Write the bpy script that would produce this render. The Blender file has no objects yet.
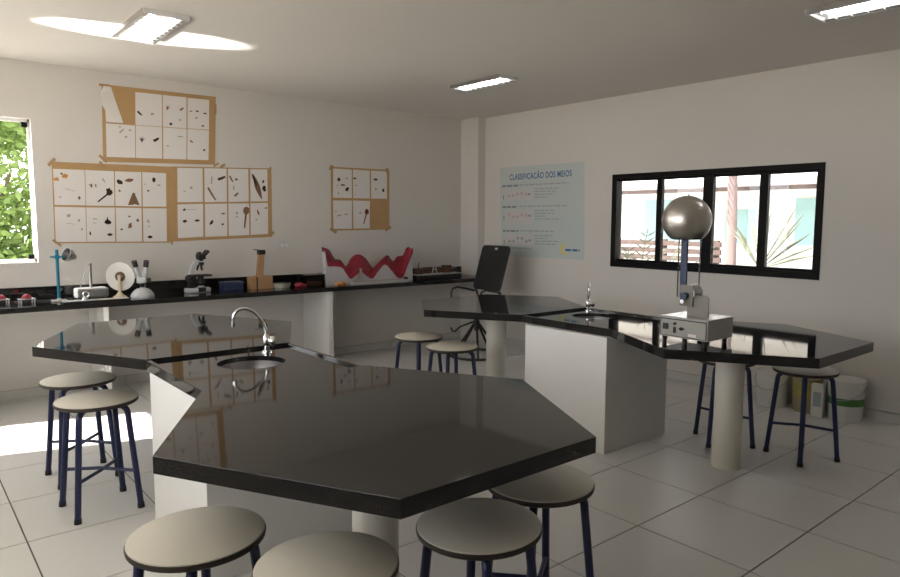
import bpy, bmesh, math, random
from mathutils import Vector, Matrix
R = math.radians
PI = math.pi
random.seed(7)
C = bpy.context.scene.collection

# ------------------------------------------------------------------ camera
CAM_H, YAW, PITCH, ROLL, FPX, PPX = 1.5484, 0.718, 0.098, 0.007, 675.0, 26.25
fw = Vector((math.sin(YAW)*math.cos(PITCH), math.cos(YAW)*math.cos(PITCH), -math.sin(PITCH)))
rt = Vector((math.cos(YAW), -math.sin(YAW), 0)); up = rt.cross(fw)
r2 = rt*math.cos(ROLL) + up*math.sin(ROLL); u2 = up*math.cos(ROLL) - rt*math.sin(ROLL)
cd = bpy.data.cameras.new('camera'); cam = bpy.data.objects.new('camera', cd); C.objects.link(cam)
cd.sensor_width = 36; cd.lens = FPX/900*36; cd.shift_x = -PPX/900; cd.clip_start = .05
M = Matrix.Identity(4)
for i in range(3): M[i][0], M[i][1], M[i][2] = r2[i], u2[i], -fw[i]
M[2][3] = CAM_H
cam.matrix_world = M
sc = bpy.context.scene; sc.camera = cam

# ------------------------------------------------------------------ world, sun, exposure
w = bpy.data.worlds.new('world'); sc.world = w; w.use_nodes = True
bg = w.node_tree.nodes['Background']; bg.inputs[0].default_value = (.98, .98, 1, 1); bg.inputs[1].default_value = 5.0
sd = bpy.data.lights.new('sun', 'SUN'); sun = bpy.data.objects.new('sun', sd); C.objects.link(sun)
sd.energy = 25; sd.angle = R(.6); sd.color = (1, .95, .87)
SUN_DIR = Vector((.68, -.2, -.70))
sun.rotation_euler = SUN_DIR.to_track_quat('-Z', 'Y').to_euler(); sun.location = (-8, 9, 12)
vs = sc.view_settings
vs.view_transform = 'Standard'; vs.look = 'None'; vs.gamma = 1; vs.use_curve_mapping = False; vs.exposure = -0.1

def portal(name, loc, direction, sx, sy):
    d = bpy.data.lights.new(name, 'AREA'); d.shape = 'RECTANGLE'; d.size = sx; d.size_y = sy; d.cycles.is_portal = True
    o = bpy.data.objects.new(name, d); C.objects.link(o); o.location = loc
    o.rotation_euler = Vector(direction).to_track_quat('-Z', 'Z').to_euler()
XL, XR, YB, YF, ZC = -0.75, 5.858, 6.893, -2.3, 2.872
portal('portal_left', (XL-.1, 3.125, 1.7), (1, 0, 0), 4.05, 1.5)
portal('portal_left_end', (XL-.1, 6.075, 1.7), (1, 0, 0), .85, 1.5)
portal('portal_back', (.25, YB+.1, 1.78), (0, -1, 0), 1.5, 1.22)
gd = bpy.data.lights.new('glint_stand_in', 'SPOT'); gl = bpy.data.objects.new('glint_stand_in', gd); C.objects.link(gl)   # added spot standing in for sun reflected up through the end window
gd.energy = 9500; gd.spot_size = R(4.9); gd.spot_blend = .15; gd.shadow_soft_size = .02; gd.color = (1, .97, .92); gl.location = (-4.0, 6.45, .72)
gl.rotation_euler = (Vector((1.45, 5.34, ZC))-Vector(gl.location)).to_track_quat('-Z', 'Y').to_euler()
portal('portal_right', (XR+.1, 3.43, 1.57), (-1, 0, 0), 2.2, 1.0)

# ------------------------------------------------------------------ materials
def mat(name, col, rough=.5, metal=0, spec=.5, emit=0, emcol=None, noise=0, nscale=8, bump=0, bscale=60, alpha=None):
    m = bpy.data.materials.new(name); m.use_nodes = True; nt = m.node_tree; b = nt.nodes['Principled BSDF']
    b.inputs['Base Color'].default_value = (*col, 1); b.inputs['Roughness'].default_value = rough
    b.inputs['Metallic'].default_value = metal; b.inputs['Specular IOR Level'].default_value = spec
    if emit:
        b.inputs['Emission Color'].default_value = (*(emcol or col), 1); b.inputs['Emission Strength'].default_value = emit
    if noise or bump:
        tc = nt.nodes.new('ShaderNodeTexCoord')
    if noise:
        n = nt.nodes.new('ShaderNodeTexNoise'); n.inputs['Scale'].default_value = nscale; n.inputs['Detail'].default_value = 6
        mx = nt.nodes.new('ShaderNodeMix'); mx.data_type = 'RGBA'
        mx.inputs[6].default_value = (*[c*(1-noise) for c in col], 1); mx.inputs[7].default_value = (*[min(1, c*(1+noise)) for c in col], 1)
        nt.links.new(tc.outputs['Object'], n.inputs['Vector']); nt.links.new(n.outputs['Fac'], mx.inputs[0])
        nt.links.new(mx.outputs[2], b.inputs['Base Color'])
    if bump:
        n2 = nt.nodes.new('ShaderNodeTexNoise'); n2.inputs['Scale'].default_value = bscale; n2.inputs['Detail'].default_value = 3
        bp = nt.nodes.new('ShaderNodeBump'); bp.inputs['Strength'].default_value = bump; bp.inputs['Distance'].default_value = .003
        nt.links.new(tc.outputs['Object'], n2.inputs['Vector']); nt.links.new(n2.outputs['Fac'], bp.inputs['Height']); nt.links.new(bp.outputs[0], b.inputs['Normal'])
    return m
def thin_glass(name, tint=(1, 1, 1), ior=1.45, rough=0):
    m = bpy.data.materials.new(name); m.use_nodes = True; nt = m.node_tree; nt.nodes.clear()
    o = nt.nodes.new('ShaderNodeOutputMaterial'); t = nt.nodes.new('ShaderNodeBsdfTransparent'); g = nt.nodes.new('ShaderNodeBsdfGlossy')
    f = nt.nodes.new('ShaderNodeFresnel'); mx = nt.nodes.new('ShaderNodeMixShader')
    t.inputs[0].default_value = (*tint, 1); g.inputs['Roughness'].default_value = rough; f.inputs[0].default_value = ior
    nt.links.new(f.outputs[0], mx.inputs[0]); nt.links.new(t.outputs[0], mx.inputs[1]); nt.links.new(g.outputs[0], mx.inputs[2]); nt.links.new(mx.outputs[0], o.inputs[0])
    return m
def granite():
    m = mat('black_granite', (.012, .011, .011), .045, spec=.5); nt = m.node_tree; b = nt.nodes['Principled BSDF']
    tc = nt.nodes.new('ShaderNodeTexCoord'); v = nt.nodes.new('ShaderNodeTexVoronoi'); v.inputs['Scale'].default_value = 260
    r = nt.nodes.new('ShaderNodeValToRGB'); r.color_ramp.elements[0].color = (.055, .053, .05, 1); r.color_ramp.elements[1].color = (.011, .0105, .0105, 1)
    r.color_ramp.elements[0].position = .12; r.color_ramp.elements[1].position = .3
    nt.links.new(tc.outputs['Object'], v.inputs['Vector']); nt.links.new(v.outputs['Distance'], r.inputs[0]); nt.links.new(r.outputs[0], b.inputs['Base Color'])
    return m
def wood(name, c1, c2, rough=.5):
    m = mat(name, c1, rough); nt = m.node_tree; b = nt.nodes['Principled BSDF']
    tc = nt.nodes.new('ShaderNodeTexCoord'); mp = nt.nodes.new('ShaderNodeMapping'); mp.inputs['Scale'].default_value = (6, 6, 60)
    n = nt.nodes.new('ShaderNodeTexNoise'); n.inputs['Scale'].default_value = 3
    mx = nt.nodes.new('ShaderNodeMix'); mx.data_type = 'RGBA'; mx.inputs[6].default_value = (*c1, 1); mx.inputs[7].default_value = (*c2, 1)
    nt.links.new(tc.outputs['Object'], mp.inputs[0]); nt.links.new(mp.outputs[0], n.inputs['Vector']); nt.links.new(n.outputs['Fac'], mx.inputs[0]); nt.links.new(mx.outputs[2], b.inputs['Base Color'])
    return m
m_wall = mat('wall_paint', (.70, .67, .63), .85, noise=.035, nscale=1.3, bump=.15, bscale=40)
m_ceil = mat('ceiling_paint', (.72, .69, .65), .9, noise=.03, nscale=1.1)
m_tile = mat('floor_tile', (.70, .69, .675), .36, spec=.35, noise=.03, nscale=2.2)
m_grout = mat('grout', (.13, .12, .11), .9)
m_base = mat('baseboard_tile', (.62, .605, .575), .3, noise=.03, nscale=3)
m_gran = granite()
m_white = mat('white_paint', (.76, .755, .735), .6, noise=.03, nscale=3)
m_pvc = mat('cream_pipe', (.74, .71, .62), .4, noise=.05, nscale=4)
m_seat = mat('cream_laminate', (.62, .585, .50), .6, noise=.03, nscale=6)
m_black = mat('black_plastic', (.012, .012, .013), .4)
m_edge = mat('seat_edge_band', (.03, .022, .016), .5)
m_navy = mat('navy_steel', (.012, .02, .075), .35)
m_chrome = mat('chrome', (.80, .80, .80), .1, 1)
m_steel = mat('brushed_steel', (.50, .49, .48), .3, 1)
m_basin = mat('dull_basin_steel', (.30, .29, .285), .38, 1)
m_dome = mat('dome_metal', (.60, .57, .53), .34, 1, noise=.06, nscale=9)
m_alu = mat('grey_enamel', (.50, .49, .46), .4)
m_frame = mat('dark_window_frame', (.006, .0055, .0055), .5, spec=.12)
m_glass = thin_glass('window_glass')
m_acr = thin_glass('clear_acrylic', (.96, .965, .975), 1.12, .1)
m_clear = thin_glass('clear_plastic', (.80, .78, .76), 1.45, .1)
m_kraft = mat('kraft_card', (.50, .315, .145), .85, noise=.08, nscale=12)
m_tape = mat('brown_tape', (.42, .27, .13), .4)
m_paper = mat('white_paper', (.80, .765, .735), .85, noise=.015, nscale=9)
m_dkspec = mat('dark_dried_plant', (.05, .032, .022), .9)
m_brspec = mat('brown_dried_plant', (.23, .125, .07), .9, noise=.3, nscale=90)
m_orspec = mat('orange_dried_plant', (.62, .29, .09), .9, noise=.2, nscale=90)
m_gyspec = mat('grey_dried_plant', (.42, .39, .36), .9)
m_redspec = mat('red_dried_plant', (.32, .06, .04), .9)
m_poster = mat('pale_blue_poster', (.55, .60, .59), .5, noise=.06, nscale=1.5)
m_ptitle = mat('poster_title_ink', (.035, .13, .31), .6)
m_ptext = mat('poster_text_ink', (.35, .39, .41), .6)
m_pbold = mat('poster_bold_ink', (.20, .24, .27), .6)
m_ppanel = mat('poster_panel', (.61, .59, .58), .5)
m_ppink = mat('poster_pink_ink', (.56, .42, .40), .6)
m_pyel = mat('poster_yellow', (.75, .60, .12), .5)
m_plug = mat('outlet_plastic', (.66, .64, .60), .4)
m_red = mat('red_plastic', (.30, .018, .035), .4)
m_teal = mat('teal_enamel', (.0, .17, .27), .35)
m_wood = wood('light_wood', (.50, .30, .155), (.36, .20, .095))
m_brown = wood('brown_wood', (.14, .065, .03), (.07, .032, .016))
m_belt = mat('blue_belt', (.065, .085, .16), .6)
m_mesh = mat('black_mesh_fabric', (.014, .014, .015), .75, bump=.3, bscale=500)
m_blk = mat('black_metal', (.015, .015, .016), .4)
m_micw = mat('microscope_white', (.52, .53, .54), .35)
m_blue = mat('dark_blue_plastic', (.03, .045, .10), .4)
m_lampw = mat('lamp_housing', (.80, .80, .80), .4)
m_tube = mat('fluorescent_tube', (1, .98, .95), .3, emit=14, emcol=(1, .97, .93))
m_green = mat('green_label', (.08, .22, .05), .5)
m_yel = mat('yellow_label', (.46, .40, .12), .5, noise=.4, nscale=30)
m_can = mat('tan_can', (.42, .34, .20), .45, noise=.1, nscale=12)
m_pail = mat('pail_white', (.70, .70, .66), .4)
m_ground = mat('outdoor_ground', (.52, .49, .44), .95, noise=.2, nscale=2)
m_nwall = mat('neighbour_wall', (.82, .82, .81), .8)
m_roof = mat('roof_tile', (.34, .20, .165), .8, noise=.2, nscale=6)
m_cyan = mat('pale_cyan_paint', (.30, .50, .52), .6)
m_slat = mat('weathered_slat', (.065, .042, .036), .8, noise=.25, nscale=8)
m_palm = mat('palm_leaf', (.075, .085, .055), .5, noise=.3, nscale=12)
m_trunk = mat('palm_trunk', (.16, .12, .115), .9, noise=.2, nscale=14)
m_bark = mat('bark', (.12, .085, .055), .9, noise=.3, nscale=10)
m_lampo = mat('beige_plaster', (.62, .60, .55), .9)
def leafmat():
    m = mat('leaf', (.17, .25, .075), .5, noise=.45, nscale=2.5); nt = m.node_tree; b = nt.nodes['Principled BSDF']
    o = nt.nodes['Material Output']; t = nt.nodes.new('ShaderNodeBsdfTranslucent'); t.inputs[0].default_value = (.25, .36, .09, 1)
    mx = nt.nodes.new('ShaderNodeMixShader'); mx.inputs[0].default_value = .4
    nt.links.new(b.outputs[0], mx.inputs[1]); nt.links.new(t.outputs[0], mx.inputs[2]); nt.links.new(mx.outputs[0], o.inputs[0])
    return m
m_leaf = leafmat()

# ------------------------------------------------------------------ mesh helpers
class B:
    def __init__(s): s.bm = bmesh.new()
    def box(s, x0, x1, y0, y1, z0, z1, mtx=None):
        vs_ = [s.bm.verts.new(((mtx @ Vector(c)) if mtx else c)) for c in ((x0,y0,z0),(x1,y0,z0),(x1,y1,z0),(x0,y1,z0),(x0,y0,z1),(x1,y0,z1),(x1,y1,z1),(x0,y1,z1))]
        for f in ((3,2,1,0),(4,5,6,7),(0,1,5,4),(1,2,6,5),(2,3,7,6),(3,0,4,7)): s.bm.faces.new([vs_[i] for i in f])
        return s
    def prism(s, poly, z0, z1):            # polygon in XY, counter-clockwise
        a = [s.bm.verts.new((x, y, z0)) for x, y in poly]; b = [s.bm.verts.new((x, y, z1)) for x, y in poly]; n = len(poly)
        s.bm.faces.new(a[::-1]); s.bm.faces.new(b)
        for i in range(n): s.bm.faces.new((a[i], a[(i+1)%n], b[(i+1)%n], b[i]))
        return s
    def slabpoly(s, pts, off):             # 3-D polygon extruded by vector off
        off = Vector(off); a = [s.bm.verts.new(p) for p in pts]; b = [s.bm.verts.new(Vector(p)+off) for p in pts]; n = len(pts)
        s.bm.faces.new(a[::-1]); s.bm.faces.new(b)
        for i in range(n): s.bm.faces.new((a[i], a[(i+1)%n], b[(i+1)%n], b[i]))
        return s
    def cyl(s, p0, p1, r0, r1=None, seg=20, cap=True):
        r1 = r0 if r1 is None else r1
        p0, p1 = Vector(p0), Vector(p1); d = (p1-p0).normalized(); q = d.to_track_quat('Z', 'Y')
        A, Bv = [], []
        for i in range(seg):
            a = 2*PI*i/seg; c = Vector((math.cos(a), math.sin(a), 0))
            A.append(s.bm.verts.new(p0 + q @ (c*r0))); Bv.append(s.bm.verts.new(p1 + q @ (c*r1)))
        for i in range(seg): s.bm.faces.new((A[i], A[(i+1)%seg], Bv[(i+1)%seg], Bv[i]))
        if cap: s.bm.faces.new(A[::-1]); s.bm.faces.new(Bv)
        return s
    def lathe(s, prof, c=(0,0,0), seg=32, q=None):   # prof: (r,z) list
        c = Vector(c); rings = []
        for r, z in prof:
            if r < 1e-6: rings.append([s.bm.verts.new(c + (q @ Vector((0,0,z)) if q else Vector((0,0,z))))])
            else:
                ring = []
                for i in range(seg):
                    a = 2*PI*i/seg; v = Vector((r*math.cos(a), r*math.sin(a), z)); ring.append(s.bm.verts.new(c + (q @ v if q else v)))
                rings.append(ring)
        for A, D in zip(rings, rings[1:]):
            for i in range(seg):
                j = (i+1) % seg
                if len(A) == 1 and len(D) == 1: continue
                if len(A) == 1: s.bm.faces.new((A[0], D[j], D[i]))
                elif len(D) == 1: s.bm.faces.new((A[i], A[j], D[0]))
                else: s.bm.faces.new((A[i], A[j], D[j], D[i]))
        return s
    def tube(s, pts, r, seg=10, closed=False):
        pts = [Vector(p) for p in pts]; n = len(pts); rings = []; prev = None
        rs = r if isinstance(r, (list, tuple)) else [r]*n
        for k, p in enumerate(pts):
            if closed: d = pts[(k+1)%n]-pts[k-1]
            else: d = pts[min(k+1, n-1)]-pts[max(k-1, 0)]
            d.normalize()
            if prev is None:
                a = Vector((0,0,1)) if abs(d.z) < .9 else Vector((1,0,0)); x = d.cross(a).normalized()
            else: x = (prev - d*prev.dot(d)).normalized()
            prev = x; y = d.cross(x)
            rings.append([s.bm.verts.new(p + (x*math.cos(2*PI*i/seg)+y*math.sin(2*PI*i/seg))*rs[k]) for i in range(seg)])
        rr = list(zip(rings, rings[1:])) + ([(rings[-1], rings[0])] if closed else [])
        for A, D in rr:
            for i in range(seg): s.bm.faces.new((A[i], A[(i+1)%seg], D[(i+1)%seg], D[i]))
        if not closed: s.bm.faces.new(rings[0][::-1]); s.bm.faces.new(rings[-1])
        return s
def obj(name, b, m, parent=None, smooth=False, bevel=0, loc=None, rotz=None):
    bm = b.bm if isinstance(b, B) else b
    bmesh.ops.recalc_face_normals(bm, faces=bm.faces)
    me = bpy.data.meshes.new(name); bm.to_mesh(me); bm.free()
    if smooth:
        me.polygons.foreach_set('use_smooth', [True]*len(me.polygons))
        try: me.set_sharp_from_angle(angle=R(40))
        except Exception: pass
    me.materials.append(m)
    o = bpy.data.objects.new(name, me); C.objects.link(o)
    if parent: o.parent = parent
    if loc: o.location = loc
    if rotz is not None: o.rotation_euler.z = rotz
    if bevel:
        md = o.modifiers.new('bevel', 'BEVEL'); md.width = bevel; md.segments = 2; md.limit_method = 'ANGLE'; md.angle_limit = R(40)
    return o
def tag(o, label, cat, group=None):
    o['label'] = label; o['category'] = cat
    if group: o['group'] = group
    return o
def thing(name, label, cat, loc=(0,0,0), rotz=0, group=None):
    o = bpy.data.objects.new(name, None); C.objects.link(o); o.location = loc; o.rotation_euler = (0, 0, rotz); o.empty_display_size = .1
    return tag(o, label, cat, group)
def struct(name, b, m, label=None, **k):
    o = obj(name, b, m, **k); o['kind'] = 'structure'
    if label: o['label'] = label
    return o
def copy_tree(o, parent=None):
    c = o.copy(); C.objects.link(c); c.parent = parent
    for ch in list(o.children): copy_tree(ch, c)
    return c
def cube_mesh_obj(name, b, m, parent): return obj(name, b, m, parent)

# ------------------------------------------------------------------ room shell
def wall_boxes(b, axis, t0, t1, a0, a1, z0, z1, holes):   # wall slab with rectangular openings (a along the wall)
    cuts = sorted({a0, a1, *[h[0] for h in holes], *[h[1] for h in holes]})
    for lo, hi in zip(cuts, cuts[1:]):
        h = [k for k in holes if k[0] <= lo+1e-6 and k[1] >= hi-1e-6]
        segs = [(z0, z1)] if not h else [(z0, h[0][2]), (h[0][3], z1)]
        for za, zb in segs:
            if zb-za < 1e-4: continue
            if axis == 'x': b.box(t0, t1, lo, hi, za, zb)
            else: b.box(lo, hi, t0, t1, za, zb)
    return b
WR = (2.35, 4.512, 1.085, 2.06)
WB = (-.55, .985, 1.178, 2.395)
WL1 = (1.1, 5.15, .95, 2.45)
WL2 = (5.65, 6.5, .95, 2.45)
struct('wall_right', wall_boxes(B(), 'x', XR, XR+.14, YF-.14, YB+.14, -.05, ZC+.1, [WR]), m_wall, 'off-white painted wall with the dark sliding window')
struct('wall_back', wall_boxes(B(), 'y', YB, YB+.14, XL-.14, XR, -.05, ZC+.1, [WB]), m_wall, 'off-white painted wall behind the long counter')
struct('wall_left', wall_boxes(B(), 'x', XL-.14, XL, YF-.14, YB, -.05, ZC+.1, [WL1, WL2]), m_wall)
struct('wall_front', B().box(XL, XR, YF-.14, YF, -.05, ZC+.1), m_wall)
struct('ceiling', B().box(XL, XR, YF, YB, ZC, ZC+.1), m_ceil, 'plain off-white ceiling')
fl = struct('floor', B().box(XL, XR, YF, YB, -.08, -.004), m_grout, 'pale square floor tiles with dark joints')
GX, GY, TS, GAP = 3.4272, 2.5617, .6, .0038
shared = {}
ix0 = math.floor((XL-GX)/TS); iy0 = math.floor((YF-GY)/TS)
for i in range(ix0, 20):
    for j in range(iy0, 20):
        x0, x1 = max(XL, GX+i*TS+GAP), min(XR, GX+(i+1)*TS-GAP); y0, y1 = max(YF, GY+j*TS+GAP), min(YB, GY+(j+1)*TS-GAP)
        if x1-x0 < .01 or y1-y0 < .01: continue
        k = (round(x1-x0, 4), round(y1-y0, 4))
        if k in shared:
            o = bpy.data.objects.new('tile', shared[k]); C.objects.link(o); o.parent = fl
        else:
            o = obj('tile', B().box(0, x1-x0, 0, y1-y0, -.004, 0), m_tile, fl); shared[k] = o.data
        o.location = (x0, y0, 0)
# baseboard tiles
bbk = struct('baseboard_back', B().box(XL, XR, YB-.004, YB, 0, .085), m_grout)
x = GX+TS*ix0
while x < XR:
    a, c = max(XL, x+.002), min(XR-.12, x+TS-.002)
    if c-a > .02: obj('tile', B().box(a, c, YB-.012, YB-.004, .002, .083), m_base, bbk)
    x += TS
bbr = struct('baseboard_right', B().box(XR-.004, XR, YF, 6.55, 0, .085), m_grout)
y = GY+TS*iy0
while y < 6.55:
    a, c = max(YF, y+.002), min(6.55, y+TS-.002)
    if c-a > .02: obj('tile', B().box(XR-.012, XR-.004, a, c, .002, .083), m_base, bbr)
    y += TS
struct('trim_1', B().box(5.74, XR, 6.55, YB, 0, ZC), m_wall, 'square plastered column in the corner of the room')

# right sliding window
y0, y1, z0, z1 = WR
win = bpy.data.objects.new('window_1', None); C.objects.link(win); win['kind'] = 'structure'; win['label'] = 'wide dark-framed sliding window with four panes'
win.location = (XR, 0, 0)
b = B(); fx0, fx1 = -.012, .09; t = .06
b.box(fx0, fx1, y0, y1, z0, z0+.06).box(fx0, fx1, y0, y1, z1-.05, z1).box(fx0, fx1, y0, y0+t, z0+.06, z1-.05).box(fx0, fx1, y1-t, y1, z0+.06, z1-.05)
obj('window_frame', b, m_frame, win, bevel=.003)
ym = (y0+y1)/2 + .01; q1 = (y0+t+ym)/2; q3 = (ym+y1-t)/2
MULL = ((2.875, .038, .045), (3.400, .052, .02), (3.950, .030, .045))
for yc, hw, xo in MULL:
    obj('mullion', B().box(xo-.02, xo+.03, yc-hw, yc+hw, z0+.06, z1-.05), m_frame, win, bevel=.002)
MY = [y0+t]+[v for yc, hw, xo in MULL for v in (yc-hw, yc+hw)]+[y1-t]
for a, c in zip(MY[0::2], MY[1::2]):
    obj('pane', B().box(.045, .049, a, c, z0+.06, z1-.05), m_glass, win)
    obj('sash_rail', B().box(.03, .06, a, c, z0+.06, z0+.085), m_frame, win)
    obj('sash_rail', B().box(.03, .06, a, c, z1-.075, z1-.05), m_frame, win)
# back window
x0, x1, z0, z1 = WB
w2 = bpy.data.objects.new('window_2', None); C.objects.link(w2); w2['kind'] = 'structure'; w2['label'] = 'open white-edged window with green foliage outside'
b = B(); ya, yb = YB+.07, YB+.11
b.box(x0, x1, ya, yb, z0, z0+.025).box(x0, x1, ya, yb, z1-.025, z1).box(x0, x0+.025, ya, yb, z0, z1).box(x1-.018, x1, ya, yb, z0, z1)
obj('window_frame', b, m_lampw, w2)
for zz in (z0+.025, z1-.065): obj('corner_bracket', B().box(x1-.06, x1-.018, ya-.01, yb, zz, zz+.04), m_frame, w2)
# left windows (outside the picture, they light the room)
for n, (a, c, z0, z1), k in (('window_3', WL1, 4), ('window_4', WL2, 1)):
    wl = bpy.data.objects.new(n, None); C.objects.link(wl); wl['kind'] = 'structure'
    b = B(); xa, xb = XL-.1, XL-.05
    b.box(xa, xb, a, c, z0, z0+.03).box(xa, xb, a, c, z1-.03, z1).box(xa, xb, a, a+.03, z0, z1).box(xa, xb, c-.03, c, z0, z1)
    for i in range(1, k): yy = a+(c-a)*i/k; b.box(xa, xb, yy-.02, yy+.02, z0, z1)
    obj('window_frame', b, m_frame, wl)

# ------------------------------------------------------------------ back counter
CZ, CT, CY = .86, .045, 6.28
for i, (xa, xb) in enumerate(((.0, .06), (1.345, 1.385), (3.455, 3.51))):
    pw = tag(obj('support_wall', B().box(xa, xb, CY+.03, YB-.012, 0, CZ-CT), m_white, bevel=.002),
        ['white upright support panel at the counter\'s end by the open window', 'white upright support panel under the counter below the two-eyepiece microscope', 'white upright support panel under the counter below the clear plastic box'][i], 'support panel', 'panels carrying the back counter')
tag(obj('worktop', B().box(XL+.01, 5.738, CY, YB-.001, CZ-CT, CZ), m_gran, bevel=.003), 'long black granite worktop along the back wall', 'counter')
tag(obj('backsplash', B().box(XL+.01, 5.738, YB-.022, YB-.001, CZ, .965), m_gran, bevel=.002), 'low black granite backsplash strip against the back wall', 'backsplash')

# ------------------------------------------------------------------ island tables
TZ, TT, SZ = .85, .055, .834
def lab_table(label, xc, ya, yb, yc, yd, ye, yf, hw, hm1, hm2, ped, sink, fdir, sh=0):
    # hexagon 1: ya..yc (widest at yb); sink part yc..yd; hexagon 2: yd..yf (widest at ye)
    t = thing('lab_table', label, 'table', (xc, (yc+yd)/2, 0), 0, 'island lab tables')
    oy = (yc+yd)/2
    h1 = [(-hw+sh, ya-oy), (hw+sh, ya-oy), (hm1, yb-oy), (hw, yc-oy), (-hw, yc-oy), (-hm1, yb-oy)]
    h2 = [(-hw, yd-oy), (hw, yd-oy), (hm2, ye-oy), (hw, yf-oy), (-hw, yf-oy), (-hm2, ye-oy)]
    for h in (h1, h2): obj('tabletop', B().prism(h, TZ-TT, TZ), m_gran, t, bevel=.0012)
    # recessed sink slab with a round hole
    a0, a1 = yc-oy+.0005, yd-oy-.0005; sx, sy, sr = sink[0]-xc, sink[1]-oy, .165
    bm = bmesh.new(); N = 48; top, bot, out, outb = [], [], [], []
    for i in range(N):
        an = 2*PI*i/N; dx, dy = math.cos(an), math.sin(an)
        tx = ((hw-.022)-sx)/dx if dx > 1e-9 else ((-hw+.022)-sx)/dx if dx < -1e-9 else 1e9
        ty = (a1-sy)/dy if dy > 1e-9 else (a0-sy)/dy if dy < -1e-9 else 1e9
        k = min(tx, ty)
        top.append(bm.verts.new((sx+sr*dx, sy+sr*dy, SZ))); out.append(bm.verts.new((sx+k*dx, sy+k*dy, SZ)))
        bot.append(bm.verts.new((sx+sr*dx, sy+sr*dy, SZ-.025)))
    corners = [(hw-.022, a1), (-hw+.022, a1), (-hw+.022, a0), (hw-.022, a0)]
    for i in range(N):
        j = (i+1) % N
        p, q = out[i].co, out[j].co; f = [top[i], out[i]]
        for c in corners:
            if abs(p.x-q.x) > 1e-5 and abs(p.y-q.y) > 1e-5:
                on = lambda v: abs(v.x-c[0]) < 1e-5 or abs(v.y-c[1]) < 1e-5
                if on(p) and on(q): f.append(bm.verts.new((c[0], c[1], SZ))); break
        f += [out[j], top[j]]; bm.faces.new(f); bm.faces.new((top[i], top[j], bot[j], bot[i]))
    ss = obj('sink_slab', bm, m_gran, t)
    for s_ in (-1, 1):
        xa, xb = sorted((s_*hw, s_*(hw-.022))); obj('side_lip', B().box(xa, xb, a0, a1, TZ-TT, TZ-.004), m_gran, t, bevel=.002)
    px0, px1, py0, py1 = ped
    X0, X1, Y0, Y1, wt, zt = px0-xc, px1-xc, py0-oy, py1-oy, .05, TZ-TT-.0015      # hollow: four plastered walls
    bmx = bmesh.new(); lo = [[bmx.verts.new((x_, y_, z_)) for z_ in (0, zt)] for x_, y_ in ((X0, Y0), (X1, Y0), (X1, Y1), (X0, Y1))]
    li = [[bmx.verts.new((x_, y_, z_)) for z_ in (0, zt)] for x_, y_ in ((X0+wt, Y0+wt), (X1-wt, Y0+wt), (X1-wt, Y1-wt), (X0+wt, Y1-wt))]
    for i in range(4):
        j = (i+1) % 4
        bmx.faces.new((lo[i][0], lo[j][0], lo[j][1], lo[i][1])); bmx.faces.new((li[j][0], li[i][0], li[i][1], li[j][1]))
        bmx.faces.new((lo[i][1], lo[j][1], li[j][1], li[i][1])); bmx.faces.new((lo[j][0], lo[i][0], li[i][0], li[j][0]))
    obj('pedestal', bmx, m_white, t, bevel=.003)
    for yy, hx in ((yb, 0), (ye, 0)):
        obj('pipe_leg', B().cyl((0, yy-oy, 0), (0, yy-oy, TZ-TT), .088, seg=40), m_pvc, t, smooth=True)
    # basin
    pr = [(sr+.012, -.026), (sr+.001, -.026)] + [((sr+.001)*math.cos(a)**.55, -.026-.13*math.sin(a)) for a in [k*PI/2/10 for k in range(1, 10)]] + [(0, -.156)]
    sb = obj('sink_basin', B().lathe(pr, (sx, sy, SZ), 48), m_basin, t, smooth=True)
    obj('drain', B().lathe([(.03, 0), (.03, .003), (.02, .003), (.018, .001), (0, .001)], (sx, sy, SZ-.155), 20), m_chrome, sb, smooth=True)
    # gooseneck faucet
    fx, fy = fdir[0]-xc, fdir[1]-oy; d = Vector((math.cos(fdir[2]), math.sin(fdir[2]), 0))
    base = Vector((fx, fy, SZ))
    fa = obj('faucet', B().lathe([(0, 0), (.026, 0), (.026, .006), (.016, .012), (.015, .035), (.019, .04), (.019, .085), (.013, .093), (.010, .10), (0, .10)], base, 24), m_chrome, t, smooth=True)
    pts = []; key = [(0, .09), (.004, .125), (.016, .16), (.036, .195), (.066, .226), (.104, .243), (.140, .238), (.162, .216), (.168, .19), (.168, .17)]
    for k in range(len(key)-1):
        a, b_, c, e = key[max(k-1, 0)], key[k], key[k+1], key[min(k+2, len(key)-1)]
        for t_ in (0, .33, .67):
            f_ = lambda q: .5*(2*b_[q]+(c[q]-a[q])*t_+(2*a[q]-5*b_[q]+4*c[q]-e[q])*t_**2+(3*b_[q]-a[q]-3*c[q]+e[q])*t_**3)
            pts.append(base+d*f_(0)+Vector((0, 0, f_(1))))
    pts.append(base+d*key[-1][0]+Vector((0, 0, key[-1][1])))
    obj('spout', B().tube(pts, .0085, 12), m_chrome, fa, smooth=True)
    obj('nozzle', B().cyl(pts[-1]+Vector((0, 0, .004)), pts[-1]+Vector((0, 0, -.022)), .0115, seg=16), m_chrome, fa, smooth=True)
    side = Vector((.80, -.60, 0))
    k0 = base+Vector((0, 0, .062))
    obj('tap_knob', B().cyl(k0, k0+side*.03, .012, seg=14).lathe([(0, .018), (.025, .02), (.029, .034), (.025, .047), (0, .05)], k0, 12, side.to_track_quat('Z', 'Y')), m_chrome, fa, smooth=True)
    return t
lab_table('black granite island table with six-sided ends and gooseneck tap, ringed by most stools',
    1.335, 1.364, 2.098, 2.80, 3.605, 4.365, 5.165, .388, .776, .765, (.955, 1.70, 2.81, 3.575), (1.36, 3.285), (1.533, 3.49, R(160)), -.004)
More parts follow.
